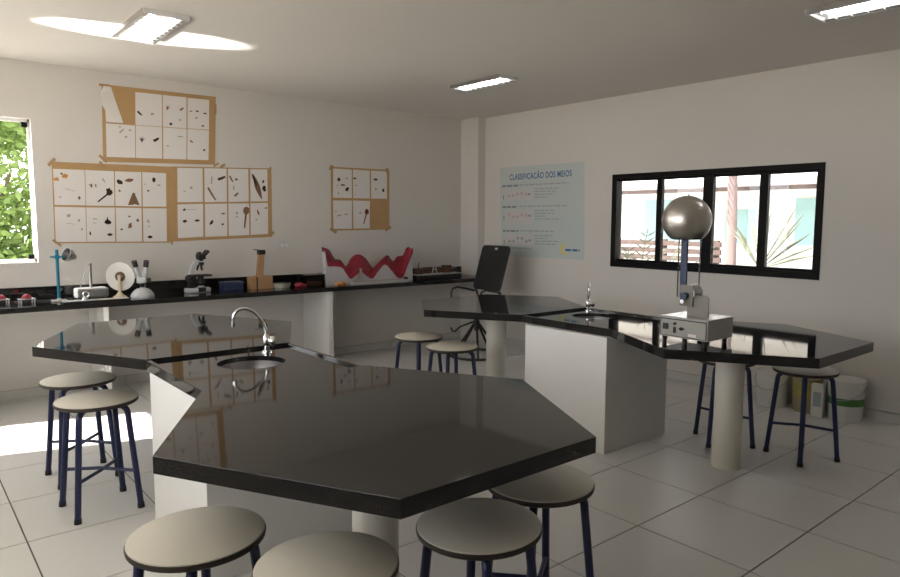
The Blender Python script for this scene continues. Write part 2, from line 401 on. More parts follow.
lab_table('black granite island table with six-sided ends carrying the metal-dome generator',
    3.985, 1.437, 2.11, 2.77, 3.60, 4.29, 4.86, .385, .745, .79, (3.545, 4.26, 2.745, 3.50), (4.08, 3.29), (4.266, 3.50, R(221)), .045)

# ------------------------------------------------------------------ stools
SH, SR = .60, .199
def make_stool():
    t = thing('stool', '', 'stool')
    obj('seat', B().lathe([(0, -.004), (SR-.002, -.004), (SR-.002, 0), (SR-.004, .0015), (0, .0015)], (0, 0, SH-.0015), 48), m_seat, t, smooth=True)
    obj('edge_band', B().lathe([(0, 0), (SR-.006, 0), (SR, .005), (SR+.0015, .016), (SR, .0205), (0, .0205)], (0, 0, SH-.026), 48), m_edge, t, smooth=True)
    for k in range(4):
        a = PI/4+k*PI/2; d = Vector((math.cos(a), math.sin(a), 0)); zt = SH-.026-.012
        pts = [d*.03+Vector((0, 0, zt))]
        r_top, bend = .165, .045
        for i in range(7):
            an = PI/2*i/6
            pts.append(d*(r_top-bend+bend*math.sin(an))+Vector((0, 0, zt-bend+bend*math.cos(an))))
        pts.append(d*.215+Vector((0, 0, .012)))
        lg = obj('leg', B().tube(pts, .0155, 10), m_navy, t, smooth=True)
        f = Vector((d.x*.2155, d.y*.2155, 0))
        obj('foot_cap', B().cyl(f, f+Vector((-d.x*.002, -d.y*.002, .028)), .0185, .0175, 12), m_black, lg, smooth=True)
    for k in range(2):
        a = PI/4+k*PI/2; d = Vector((math.cos(a), math.sin(a), 0)); z = .205+.0*k
        rr_ = .165+(.215-.165)*(1-(z-.012)/(SH-.095))
        obj('stretcher', B().tube([d*-rr_+Vector((0, 0, z)), Vector((0, 0, z+(.011 if k else -.004))), d*rr_+Vector((0, 0, z))], .0095, 8), m_navy, t, smooth=True)
    return t
S0 = make_stool()
stools = [
 (.821, 4.561, R(3), 'cream round stool with navy legs beside the sunlit floor, farther from the white pedestal'),
 (.797, 3.985, R(3), 'cream round stool with navy legs standing next to the white pedestal of the sink table'),
 (.663, 2.044, R(20), 'cream round stool at the left corner of the table with the gooseneck tap'),
 (.874, 1.625, R(40), 'cream round stool with legs cropped away below its seat, between two others'),
 (1.364, 1.540, R(12), 'dim cream round stool tucked at the table edge in front of another stool'),
 (1.775, 1.665, R(-10), 'dim cream round stool half hidden under the right corner of the sink table'),
 (3.308, 4.515, R(10), 'cream round stool near the baseboard under the counter with the red wave model'),
 (3.236, 3.984, R(-5), 'cream round stool beside the cream pipe leg near the black office chair'),
 (4.536, 1.874, R(-23), 'cream round stool under the generator table in front of the paint pails'),
 (4.44, 2.38, R(47), 'cream round stool half hidden behind the cream pipe leg under the generator table'),
]
for i, (x, y, a, lab) in enumerate(stools):
    o = S0 if i == 0 else copy_tree(S0)
    o.location = (x, y, 0); o.rotation_euler.z = a; tag(o, lab, 'stool', 'round lab stools')

# ------------------------------------------------------------------ Van de Graaff style generator
g = thing('electrostatic_generator', 'electrostatic generator with big metal dome on clear column and grey base box', 'generator', (3.565, 2.118, TZ))
FZ = .036; m_brk = mat('bracket_enamel', (.27, .25, .215), .4)
obj('case', B().box(-.125, .155, -.155, .158, FZ, FZ+.122), mat('case_enamel', (.47, .455, .43), .22), g, bevel=.004)
fp = obj('rear_panel', B().box(-.128, -.1255, -.148, .151, FZ+.007, FZ+.11), mat('panel_face', (.40, .39, .35), .5), g)
obj('panel_border', B().box(-.1295, -.1282, -.148, .151, FZ+.104, FZ+.110).box(-.1295, -.1282, -.148, .151, FZ+.007, FZ+.010).box(-.1295, -.1282, -.148, -.144, FZ+.01, FZ+.104).box(-.1295, -.1282, .147, .151, FZ+.01, FZ+.104), m_black, fp)
obj('power_socket', B().box(-.136, -.128, .095, .132, FZ+.044, FZ+.080), m_black, fp, bevel=.003)
obj('switch', B().box(-.135, -.128, .045, .062, FZ+.028, FZ+.062), m_black, fp, bevel=.002)
obj('fuse_holder', B().cyl((-.128, .052, FZ+.082), (-.138, .052, FZ+.082), .008, seg=14), m_black, fp)
obj('dial', B().cyl((-.128, .008, FZ+.056), (-.140, .008, FZ+.056), .010, seg=14).box(-.1345, -.1282, -.008, .024, FZ+.052, FZ+.060), m_black, fp)
obj('white_sticker', B().box(-.1295, -.1282, -.085, -.035, FZ+.016, FZ+.032), m_paper, fp)
obj('printed_line', B().box(-.1292, -.1282, .065, .140, FZ+.088, FZ+.094), m_ptext, fp)
obj('printed_line', B().box(-.1292, -.1282, -.12, -.02, FZ+.066, FZ+.069), m_ptext, fp)
obj('printed_line', B().box(-.1292, -.1282, -.13, -.035, FZ+.052, FZ+.055), m_ptext, fp)
for fx, fy in ((-.105, .134), (-.105, -.125), (.118, -.125), (.118, .134), (-.105, .0)):
    obj('rubber_foot', B().cyl((fx, fy, 0), (fx, fy, FZ+.001), .012, .015, 16), m_black, g, smooth=True)
bz = FZ+.122
obj('bracket', B().slabpoly([(-.012, -.088, bz), (-.012, .05, bz), (-.012, .05, bz+.125), (-.012, -.072, bz+.125), (-.012, -.088, bz+.11)], (.008, 0, 0)), m_brk, g, bevel=.002)
mo = obj('motor', B().cyl((-.02, .045, bz+.135), (.07, .045, bz+.135), .045, seg=24), m_steel, g, smooth=True)
obj('motor_mount', B().box(-.024, -.012, .008, .095, bz+.055, bz+.18), m_brk, g, bevel=.003)
obj('lower_roller', B().cyl((-.055, .055, bz+.115), (-.02, .055, bz+.115), .022, seg=18), m_blue, g, smooth=True)
obj('roller_cap', B().cyl((-.062, .055, bz+.085), (-.024, .055, bz+.085), .012, seg=14), m_chrome, g, smooth=True)
obj('comb_wire', B().tube([(-.05, .105, bz+.13), (-.05, .075, bz+.14), (-.05, .06, bz+.125)], .002, 6), m_chrome, g)
ctz, dz = bz+.10, 1.570-TZ
CX, CYY, DR = .0, .080, .142
obj('acrylic_column', B().cyl((CX, CYY-.025, ctz), (CX, CYY-.025, dz-.06), .064, seg=40, cap=False), m_acr, g, smooth=True)
for s_ in (0, 1):
    obj('belt', B().box(-.006+.012*s_, -.004+.012*s_, CYY-.012, CYY+.028, bz+.12, dz-.02), m_belt, g)
prof = []
a0 = R(-53)
for k in range(33):
    a = a0 + (PI/2-a0)*k/32; prof.append((max(DR*math.cos(a), 0), DR*math.sin(a)))
prof[-1] = (0, DR)
lip = [(prof[0][0]-.018, prof[0][1]+.012), (prof[0][0]-.010, prof[0][1]-.002)]
dm = obj('dome', B().lathe(lip+prof, (CX, CYY, dz), 64), m_dome, g, smooth=True)
obj('terminal', B().lathe([(0, 0), (.014, 0), (.014, .004), (.006, .006), (.006, .012), (0, .013)], (CX, CYY, dz+DR-.001), 16), m_chrome, dm, smooth=True)
obj('dome_seat', B().lathe([(.068, 0), (.075, .006), (.075, .016), (.068, .02)], (CX, CYY-.025, dz-.112), 32), m_black, g, smooth=True)

# ------------------------------------------------------------------ boards with sheets on the back wall
def board(label, quad, crop, scale, ext, cols, rows, skip=(), extra=None, specs=(), tapes=()):
    # quad: corners TL TR BR BL as (X,Z) on the wall; ext: board rectangle in its own drawing units
    TL, TR, BR, BL = [Vector(p) for p in quad]; ex0, ex1, ey0, ey1 = ext
    def P(x, y, d):
        u, v = (x-ex0)/(ex1-ex0), (y-ey0)/(ey1-ey0)
        p = (TL*(1-u)+TR*u)*(1-v)+(BL*(1-u)+BR*u)*v
        return Vector((p.x, YB-d, p.y))
    ctr = P((ex0+ex1)/2, ey1, 0)
    t = thing('display_board', label, 'board', ctr, 0, 'kraft boards of mounted sheets')
    L = lambda x, y, d: P(x, y, d)-ctr
    def poly(name, pts, d, th, m, parent):
        return obj(name, B().slabpoly([L(x, y, d) for x, y in pts], (0, -th, 0)), m, parent)
    poly('card_backing', [(ex0, ey0), (ex1, ey0), (ex1, ey1), (ex0, ey1)], .001, .003, m_kraft, t)
    cells = []
    for r, (ya, yb) in enumerate(rows):
        for c, (xa, xb) in enumerate(cols):
            if (r, c) in skip: continue
            j = lambda: random.uniform(-1.2, 1.2)
            s = poly('sheet', [(xa+j(), ya+j()), (xb+j(), ya+j()), (xb+j(), yb+j()), (xa+j(), yb+j())], .0041, .0006, m_paper, t); cells.append((xa, xb, ya, yb, s))
    if extra: extra(poly, L, t)
    rnd = random.Random(len(label))
    for k, x, y, w_, h_, a, m in specs:
        s = next((c[4] for c in cells if c[0]-8 <= x <= c[1]+8 and c[2]-8 <= y <= c[3]+8), t)
        pts = []
        if k == 'blob':
            for i in range(11):
                an = 2*PI*i/11; q = rnd.uniform(.6, 1.15); pts.append((math.cos(an)*w_/2*q, math.sin(an)*h_/2*q))
        elif k == 'leaf':
            n = 10
            pts = [(-w_/2+w_*i/n, -h_/2*math.sin(PI*min(1, (i+.3)/(n+.6)))) for i in range(n+1)] + [(w_/2-w_*i/n, h_/2*math.sin(PI*min(1, (n-i+.3)/(n+.6)))) for i in range(n+1)]
        elif k == 'tri': pts = [(-w_/2, h_/2), (-w_*.08, -h_/2), (w_*.08, -h_/2), (w_/2, h_/2), (w_*.1, h_*.4), (-w_*.1, h_*.46)]
        elif k == 'spoon': pts = [(-w_/2, -h_*.12), (w_*.12, -h_*.16), (w_*.24, -h_/2), (w_*.42, -h_*.45), (w_/2, 0), (w_*.42, h_*.45), (w_*.24, h_/2), (w_*.12, h_*.16), (-w_/2, h_*.12)]
        elif k == 'twig': pts = [(-w_/2, -h_/2), (w_/2, -h_/3), (w_/2, h_/3), (0, h_*.6), (-w_/2, h_/2)]
        elif k == 'fan': pts = [(0, h_/2), (-w_*.1, h_*.1), (-w_/2, -h_*.3), (-w_*.2, -h_*.05), (-w_*.08, -h_/2), (0, -h_*.05), (w_*.2, -h_/2), (w_*.15, -h_*.02), (w_/2, -h_*.25), (w_*.12, h_*.15)]
        ca, sa = math.cos(R(a)), math.sin(R(a))
        poly('dried_specimen', [(x+p*ca-q*sa, y+p*sa+q*ca) for p, q in pts], .0048, .0012, m, s)
    for x, y, w_, h_, a in tapes:
        ca, sa = math.cos(R(a)), math.sin(R(a))
        poly('tape', [(x+p*ca-q*sa, y+p*sa+q*ca) for p, q in ((-w_/2, -h_/2), (w_/2, -h_/2), (w_/2, h_/2), (-w_/2, h_/2))], .0052, .0005, m_tape, t)
    return t
def peeled(poly, L, t):
    # the first sheet has come loose: its free corner hangs out over the card's left edge
    b = B(); pts = [(66, 282, .005), (166, 282, .005), (128, 160, .012), (96, 48, .012), (55, 46, .010), (28, 110, .035), (38, 170, .03), (60, 205, .02)]
    b.slabpoly([L(x, y, d) for x, y, d in pts], (0, -.001, 0)); obj('loose_sheet', b, m_paper, t)
dk, br, org, gy, rd = m_dkspec, m_brspec, m_orspec, m_gyspec, m_redspec
board('kraft board of eight white sheets hung above the other boards, one sheet peeling off', [(1.540, 2.757), (2.558, 2.772), (2.531, 2.103), (1.523, 2.069)], None, 1, (45, 755, 35, 548),
    [(65, 235), (239, 401), (408, 559), (565, 709)], [(64, 288), (292, 515)], skip=((0, 0),), extra=peeled,
    specs=[('twig',264,206,36,12,45,dk),('blob',340,205,24,20,0,gy),('fan',436,152,36,44,20,rd),('twig',527,150,30,12,-45,br),('blob',457,264,20,22,0,dk),('blob',515,230,20,16,0,gy),
           ('blob',588,160,22,9,0,br),('blob',630,157,20,14,0,dk),('leaf',682,168,26,10,0,dk),('blob',668,262,18,18,0,br),('blob',624,206,20,16,0,gy),
           ('blob',76,224,14,26,-20,dk),('twig',155,335,40,9,-50,gy),('blob',145,308,16,10,0,gy),('blob',205,326,16,16,0,gy),('blob',180,374,18,16,0,gy),
           ('fan',275,388,48,46,0,dk),('twig',364,381,40,18,-35,dk),('blob',436,422,22,8,0,gy),('twig',518,350,34,8,0,gy),('twig',592,381,24,10,40,br),('blob',678,440,17,20,30,dk)],
    tapes=[(60, 40, 60, 16, 0), (752, 130, 16, 70, 0), (45, 528, 16, 62, -42), (762, 548, 44, 14, -35)])
board('kraft board of eight white sheets nearest the open window, a triangle-shaped specimen among them', [(1.122, 2.045), (2.112, 2.058), (2.092, 1.330), (1.112, 1.338)], None, 1, (55, 797, 42, 555),
    [(62, 241), (246, 419), (426, 593), (601, 760)], [(86, 312), (324, 546)],
    specs=[('blob',78,150,34,30,0,org),('blob',128,130,38,34,0,org),('blob',108,116,16,18,0,br),('blob',206,264,18,24,0,br),('blob',96,262,14,10,0,gy),('twig',155,215,60,3,15,gy),
           ('spoon',362,250,118,34,-40,dk),('blob',384,212,40,34,0,dk),('twig',356,148,30,8,60,gy),('blob',280,182,14,30,0,br),('blob',307,184,10,26,0,br),('blob',270,180,12,12,0,gy),
           ('blob',456,155,46,36,20,dk),('blob',518,142,58,30,-10,br),('tri',542,265,76,82,0,br),('blob',452,212,14,18,0,br),('blob',677,134,26,40,0,dk),('blob',637,207,16,16,0,dk),('blob',712,168,28,12,0,gy),('blob',616,165,12,10,0,gy),
           ('blob',141,378,26,24,0,gy),('blob',200,408,16,22,0,gy),('blob',216,465,16,14,0,gy),('twig',150,430,50,3,8,gy),
           ('fan',374,410,52,56,180,dk),('blob',374,420,42,34,0,dk),('leaf',386,500,36,18,0,dk),('blob',265,492,14,30,0,dk),('twig',298,398,28,6,0,gy),('twig',294,424,24,4,0,gy),
           ('blob',515,440,30,44,10,br),('blob',512,380,16,16,0,br),('blob',566,404,24,20,0,br),('blob',460,466,18,12,0,dk),('leaf',646,516,36,20,0,dk),('blob',634,402,20,10,0,gy),('blob',636,415,18,8,0,br),('blob',638,444,16,8,0,gy)],
    tapes=[(55, 45, 60, 18, -50), (352, 50, 16, 56, -40), (68, 552, 62, 14, 38), (797, 556, 12, 26, 0)])
board('kraft board of eight white sheets with a long dark pod, just above the wall socket', [(2.114, 2.062), (3.122, 2.100), (3.116, 1.376), (2.094, 1.340)], None, 1, (16, 668, 84, 532),
    [(50, 205), (217, 360), (369, 506), (518, 640)], [(92, 298), (309, 512)],
    specs=[('blob',134,210,20,16,0,gy),('blob',92,232,16,10,0,gy),('twig',262,248,92,12,58,br),('twig',326,150,52,16,-20,dk),('twig',262,165,46,8,95,gy),('twig',390,155,44,10,60,br),('blob',424,158,26,14,0,br),('blob',405,210,12,30,0,gy),('twig',422,252,34,12,-40,br),
           ('leaf',568,205,170,34,70,br),('leaf',548,160,90,16,66,dk),('blob',616,215,30,40,0,dk),('blob',608,170,16,26,0,dk),
           ('blob',90,342,16,18,0,dk),('twig',135,342,70,3,0,gy),('leaf',92,412,28,18,0,dk),('leaf',168,410,34,14,0,dk),('blob',258,424,22,36,25,dk),('leaf',334,371,28,10,0,br),('blob',330,438,16,14,0,dk),
           ('spoon',483,398,138,42,-83,br),('blob',425,370,14,14,0,br),('blob',425,392,12,14,0,gy),('leaf',570,370,40,12,70,br),('blob',624,342,20,12,0,br),('blob',556,414,14,12,0,gy)],
    tapes=[(334, 74, 36, 16, -30), (655, 98, 16, 48, 20), (664, 512, 40, 18, -35)])
board('small kraft board with five white sheets and one bare brown corner', [(3.828, 2.160), (4.615, 2.168), (4.611, 1.452), (3.822, 1.440)], None, 1, (72, 476, 88, 514),
    [(86, 209), (219, 334), (345, 457)], [(100, 294), (311, 502)], skip=((1, 2),),
    specs=[('blob',125,172,22,28,0,dk),('blob',177,236,24,36,25,dk),('blob',150,206,36,14,0,br),('blob',112,210,10,14,0,gy),('blob',120,264,12,16,0,gy),('blob',176,160,20,14,0,gy),('leaf',230,159,22,12,0,dk),('twig',238,207,16,6,0,gy),('blob',234,270,10,8,0,gy),
           ('leaf',376,161,30,16,0,dk),('blob',432,235,16,36,0,dk),('blob',376,228,18,20,0,gy),('twig',125,412,30,8,-10,gy),('blob',102,385,12,12,0,gy),('twig',172,404,24,8,0,gy),
           ('spoon',305,420,104,28,-75,rd),('blob',312,380,26,30,0,dk),('blob',268,396,18,16,0,gy)],
    tapes=[(76, 96, 26, 34, 20), (460, 96, 16, 40, -10), (86, 514, 50, 20, 35), (466, 508, 50, 18, -35)])
ol = thing('wall_socket', 'small white wall socket plate above the wooden block', 'socket', (3.25, YB, 1.285))
obj('plate', B().box(-.06, .06, -.008, 0, -.045, .045), m_plug, ol, bevel=.003)
for k in (-.026, .026): obj('socket_face', B().cyl((k, -.008, 0), (k, -.011, 0), .019, seg=20), m_lampw, ol)

# ------------------------------------------------------------------ poster on the right wall
ps = thing('poster', 'pale blue science poster with a dark blue title beside the window', 'poster', (XR, 5.57, 1.13))
PW = {'a': 6.265-5.57, 'b': 4.905-5.57}
def PP(u, v, d=0):   # u 0..1 left to right, v 0..1 top to bottom
    yl = PW['a']*(1-v)+(6.225-5.57)*v; yr = PW['b']*(1-v)+(4.872-5.57)*v
    zt = (2.229-1.13)*(1-u)+(2.222-1.13)*u; zb = (1.128-1.13)*(1-u)+(1.137-1.13)*u
    return Vector((-d, yl*(1-u)+yr*u, zt*(1-v)+zb*v))
def prect(name, u0, u1, v0, v1, d, th, m, parent):
    return obj(name, B().slabpoly([PP(u0, v0, d), PP(u1, v0, d), PP(u1, v1, d), PP(u0, v1, d)], (-th, 0, 0)), m, parent)
sheet = prect('paper', 0, 1, 0, 1, .001, .001, m_poster, ps)
cu = bpy.data.curves.new('title', 'FONT'); cu.body = 'CLASSIFICAÇÃO DOS MEIOS'; cu.size = .1; cu.align_x = 'CENTER'; cu.offset = .0022; cu.space_character = 1.1
to = bpy.data.objects.new('title', cu); C.objects.link(to); bpy.context.view_layer.update()
me = bpy.data.meshes.new_from_object(to.evaluated_get(bpy.context.evaluated_depsgraph_get())); bpy.data.objects.remove(to)
xs = [v.co.x for v in me.vertices]; ys = [v.co.y for v in me.vertices]; xa, xb = min(xs), max(xs)
capH = .07
for v in me.vertices:
    u = .125+(v.co.x-xa)/(xb-xa)*(.865-.125); base_v = .145-.008*(u-.1)
    p = PP(u, base_v - v.co.y/capH*.062, .0022); v.co = p
me.materials.clear(); me.materials.append(m_ptitle)
tt = bpy.data.objects.new('title', me); C.objects.link(tt); tt.parent = ps; tt['label'] = 'dark blue title lettering'
def textline(u0, u1, v, h_, m, parent):   # a row of word-length strokes, too small to read
    b = B(); u = u0; rnd = random.Random(int(v*1000)+int(u0*100))
    while u < u1-.01:
        wl = min(rnd.uniform(.03, .075), u1-u)
        b.slabpoly([PP(u, v-h_/2, .0022), PP(u+wl, v-h_/2, .0022), PP(u+wl, v+h_/2, .0022), PP(u, v+h_/2, .0022)], (-.0003, 0, 0)); u += wl+.012
    return obj('text_line', b, m, parent)
for r, v0 in enumerate((.21, .445, .715)):
    textline(.025, .23, v0, .020, m_pbold, ps); textline(.245, (.83, .82, .66)[r], v0-.004, .013, m_ptext, ps)
    pn = prect('diagram_panel', .03, .40, v0+.035, v0+(.165, .19, .16)[r], .0022, .0004, m_ppanel, ps)
    rnd = random.Random(r)
    for k in range(5): 
        u = .09+.055*k; vv = v0+.10+rnd.uniform(-.02, .02)
        obj('diagram_mark', B().slabpoly([PP(u, vv, .0028), PP(u+.02, vv-.022, .0028), PP(u+.045, vv-.006, .0028), PP(u+.02, vv+.02, .0028)], (-.0003, 0, 0)), m_ppink if r < 2 else m_ptext, pn)
    prect('diagram_mark', .037, .048, v0+.10, v0+.15, .0028, .0003, m_pbold, pn); prect('diagram_mark', .36, .385, v0+.09, v0+.11, .0028, .0003, m_pbold, pn)
    for k in range(4): textline(.435, .435+(.28, .25, .22, .15)[(k+r) % 4], v0+.045+k*.030, .011, m_ptext, ps)
textline(.13, .40, .905, .012, m_ptext, ps)
b = B(); arc = []; arc2 = []
for k in range(13):
    a = R(60)+R(250)*k/12; arc.append((.775+.042*math.cos(a), .90-.055*math.sin(a))); arc2.append((.785+.028*math.cos(a), .90-.036*math.sin(a)))
b.slabpoly([PP(u, v, .0022) for u, v in arc+arc2[::-1]], (-.0004, 0, 0)); obj('logo_crescent', b, m_pyel, ps)
textline(.79, .95, .905, .022, m_ptitle, ps)

# ------------------------------------------------------------------ ceiling lights
def ceiling_light(label, xa, xb, ya, yb):
    t = thing('ceiling_light', label, 'light', ((xa+xb)/2, (ya+yb)/2, ZC), 0, 'louvred tube lights')
    hx, hy = (xb-xa)/2, (yb-ya)/2
    obj('housing', B().box(-hx, hx, -hy, hy, -.006, 0), m_lampw, t)
    b = B()
    for s_ in (-1, 1):
        b.slabpoly([(s_*hx, -hy, -.006), (s_*(hx-.035), -hy, -.026), (s_*(hx-.035), hy, -.026), (s_*hx, hy, -.006)], (-s_*.003, 0, 0))
    obj('reflector', b, m_chrome, t)
    obj('side_rim', B().box(-hx-.006, -hx, -hy, hy, -.030, 0).box(hx, hx+.006, -hy, hy, -.030, 0), m_steel, t)
    for s_ in (-1, 1): obj('end_cap', B().box(-hx, hx, s_*hy-.008, s_*hy+.008, -.030, 0), m_lampw, t)
    for s_ in (-1, 1):
        obj('tube', B().cyl((s_*hx*.45, -hy+.06, -.018), (s_*hx*.45, hy-.06, -.018), .009, seg=14), m_tube, t, smooth=True)
    n = 9
    for k in range(1, n):
        yy = -hy+2*hy*k/n
        obj('louvre_blade', B().box(-hx+.02, hx-.02, yy-.0015, yy+.0015, -.034, -.029), m_lampw, t)
    return t
ceiling_light('louvred tube light crossed by a streak of light, above the board nearest the window', 1.30, 1.58, 4.68, 5.46)
ceiling_light('louvred tube light on the ceiling toward the poster corner', 4.235, 4.46, 4.55, 5.25)
ceiling_light('louvred tube light on the ceiling above the sliding window side', 4.37, 4.635, 1.10, 1.92)

# ------------------------------------------------------------------ things on the back counter
def foot_model(label, x, y):
    t = thing('plastic_stand', label, 'model', (x, y, CZ), R(8), 'little red and white stands')
    obj('plate', B().box(-.058, .058, -.04, .04, .030, .037), m_micw, t, bevel=.003)
    for a in (-1, 1):
        for c in (-1, 1): obj('leg', B().cyl((a*.048, c*.03, 0), (a*.048, c*.03, .031), .0055, seg=10), m_micw, t)
    obj('red_dome', B().lathe([(0, .037), (.036, .037), (.034, .052), (.024, .066), (.010, .074), (0, .075)], (0, 0, 0), 20), m_red, t, smooth=True)
foot_model('small red-topped white plastic stand near the end of the counter by the window', .675, 6.66)
foot_model('small red-topped white plastic stand next to the teal clamp stand', .845, 6.60)
rs = thing('retort_stand', 'teal rod stand holding a silver reflector lamp on the counter', 'stand', (1.068, 6.55, CZ))
obj('base', B().box(-.055, .055, -.04, .04, 0, .014).cyl((0, 0, .014), (0, 0, .03), .016), m_alu, rs, bevel=.002)
obj('rod', B().cyl((0, 0, .03), (0, 0, .435), .0125, seg=16), m_teal, rs, smooth=True)
cl = obj('clamp', B().cyl((-.05, 0, .375), (.06, 0, .375), .007, seg=12).box(-.018, .018, -.016, .016, .36, .39), m_teal, rs)
q = Vector((-.75, -.35, .35)).to_track_quat('Z', 'Y')
obj('lamp_bowl', B().lathe([(.0, 0), (.02, 0), (.026, .012), (.05, .05), (.056, .085), (.053, .085), (.047, .05), (.02, .014), (0, .012)], (.135, .015, .365), 28, q), mat('dull_reflector', (.32, .31, .30), .3, 1), rs, smooth=True)
tr = thing('display_tray', 'flat black board with a white top lying along the counter edge', 'tray', (1.30, 6.37, CZ))
obj('board', B().box(-.245, .255, -.055, .055, 0, .014), m_black, tr, bevel=.002)
obj('white_top', B().box(-.24, .0, -.05, .05, .014, .019), m_micw, tr); obj('grey_top', B().box(.003, .25, -.05, .05, .014, .018), m_alu, tr)
kn = thing('brass_lens_holder', 'little shiny metal holder standing on the flat black board', 'holder', (1.225, 6.37, CZ+.019))
obj('foot', B().cyl((0, 0, 0), (0, 0, .02), .028, .018, 18), m_chrome, kn, smooth=True)
obj('ring', B().tube([(.022*math.cos(2*PI*k/16)+.008, 0, .043+.022*math.sin(2*PI*k/16)) for k in range(16)], .006, 8, True), m_chrome, kn, smooth=True)
gb = thing('balance_base', 'grey metal box with an upright rod and slanting wire on the counter', 'apparatus', (1.335, 6.68, CZ)); m_bal = mat('balance_grey', (.20, .20, .20), .35)
obj('body', B().prism([(-.12, -.07), (.12, -.07), (.13, -.03), (.13, .05), (.10, .08), (-.10, .08), (-.13, .05), (-.13, -.03)], .006, .092), m_bal, gb, bevel=.018)
for a in (-1, 1): obj('foot', B().cyl((a*.09, -.03, 0), (a*.09, -.03, .012), .012, seg=12), m_black, gb)
obj('rod', B().cyl((.0, 0, .09), (.003, 0, .305), .011, seg=14), m_bal, gb, smooth=True)
obj('wire', B().tube([(-.085, 0, .088), (-.06, 0, .17), (-.01, 0, .30)], .003, 6), m_bal, gb)
dc = thing('colour_disc', 'white round disc on a pale wooden stand on the counter', 'disc', (1.548, 6.56, CZ), R(-38))
obj('foot', B().lathe([(0, 0), (.06, 0), (.055, .012), (.03, .028), (.016, .05), (0, .05)], (0, -.03, 0), 20), m_wood if False else mat('pale_wood', (.55, .46, .32), .5), dc, smooth=True)
obj('post', B().box(-.012, .012, -.038, -.022, .045, .20), mat('pale_wood_post', (.55, .46, .32), .5), dc, bevel=.003)
qd = Vector((0, -1, 0)).to_track_quat('Z', 'Y')
ds = obj('disc', B().lathe([(0, 0), (.124, 0), (.126, .004), (.124, .008), (0, .008)], (0, -.004, .187), 48, qd), mat('disc_white', (.68, .655, .61), .5), dc, smooth=True)
obj('inner_ring', B().lathe([(0, .008), (.044, .008), (.044, .0095), (0, .0095)], (0, -.004, .187), 32, qd), m_brown, ds)
obj('hub', B().lathe([(0, .0095), (.018, .0095), (.016, .026), (0, .028)], (0, -.004, .187), 20, qd), mat('hub_wood', (.55, .46, .32), .5), ds, smooth=True)
# stereo microscope
sm = thing('stereo_microscope', 'white two-eyepiece microscope with a rounded base on the counter', 'microscope', (1.70, 6.48, CZ), R(-25))
obj('base', B().lathe([(0, 0), (.095, 0), (.098, .012), (.092, .03), (.07, .06), (.045, .078), (0, .084)], (0, 0, 0), 28), m_micw, sm, smooth=True)
obj('column', B().cyl((0, .02, .07), (0, .02, .145), .022, seg=16), m_micw, sm, smooth=True)
hd = obj('head', B().box(-.04, .04, -.035, .04, .125, .185), m_micw, sm, bevel=.012)
for s_ in (-1, 1):
    obj('focus_knob', B().cyl((s_*.038, .01, .150), (s_*.07, .01, .150), .021, seg=16), m_black, sm, smooth=True)
    p0, p1 = Vector((s_*.020, 0, .175)), Vector((s_*.040, -.03, .275)); d = (p1-p0).normalized()
    ey = obj('eyepiece_tube', B().cyl(p0, p1, .021, .019, 16), m_micw, sm, smooth=True)
    obj('eyepiece', B().cyl(p1, p1+d*.055, .021, .023, 16), m_black, ey, smooth=True)
obj('objective', B().cyl((0, 0, .09), (0, 0, .13), .016, .024, 16), m_black, sm, smooth=True)
# compound microscope
cm = thing('compound_microscope', 'black and white laboratory microscope with a square stage on the counter', 'microscope', (2.225, 6.60, CZ), R(4))
obj('base', B().prism([(-.115, -.055), (.08, -.065), (.115, -.03), (.115, .03), (.08, .065), (-.115, .055)], 0, .045), m_micw, cm, bevel=.012)
obj('base_front', B().box(-.02, .05, -.071, -.05, .008, .05), m_black, cm, bevel=.006)
obj('arm', B().slabpoly([(-.085, -.022, .17), (-.038, -.022, .17), (-.02, -.022, .25), (.03, -.022, .285), (.03, -.022, .315), (-.03, -.022, .305), (-.065, -.022, .25)], (0, .044, 0)), m_micw, cm, bevel=.006)
obj('lower_arm', B().box(-.09, -.035, -.026, .026, .035, .175), m_black, cm, bevel=.006)
obj('focus_knob', B().cyl((-.065, -.065, .135), (-.065, .065, .135), .030, seg=18), m_black, cm, smooth=True)
obj('stage', B().box(-.055, .115, -.065, .065, .155, .172), m_black, cm, bevel=.003)
obj('condenser', B().cyl((.03, 0, .085), (.03, 0, .155), .032, .028, 18), m_black, cm, smooth=True)
obj('light_source', B().cyl((.03, 0, .045), (.03, 0, .062), .03, seg=18), m_micw, cm, smooth=True)
obj('nosepiece', B().cyl((.03, 0, .262), (.03, 0, .288), .034, seg=20), m_black, cm, smooth=True)
for k in range(3):
    a = 2*PI*k/3+.5; p = Vector((.03+.018*math.cos(a), .018*math.sin(a), .265))
    obj('objective', B().cyl(p, p+Vector((.012*math.cos(a), .012*math.sin(a), -.055)), .012, .008, 12), m_black if k else m_chrome, cm, smooth=True)
hd = obj('head', B().cyl((.03, 0, .300), (.03, 0, .330), .03, seg=18).box(-.0, .075, -.034, .034, .315, .368), m_black, cm, bevel=.008)
for s_ in (-1, 1):
    p = Vector((.06, s_*.024, .352)); d = Vector((.7, 0, .7)).normalized()
    obj('eyepiece', B().cyl(p, p+d*.062, .015, .017, 14), m_black, cm, smooth=True)
obj('photo_port', B().cyl((.022, 0, .365), (.018, 0, .385), .024, .02, 16), m_black, cm, smooth=True)
bl = thing('storage_box', 'low dark blue plastic box on the counter beside the black microscope', 'box', (2.56, 6.63, CZ))
obj('tub', B().box(-.10, .10, -.06, .06, 0, .072), m_blue, bl, bevel=.006); obj('lid', B().box(-.105, .105, -.065, .065, .072, .085), m_blue, bl, bevel=.003)
wb = thing('wooden_tilt_block', 'light wooden block with an upright post and black cap on the counter', 'block', (2.85, 6.62, CZ))
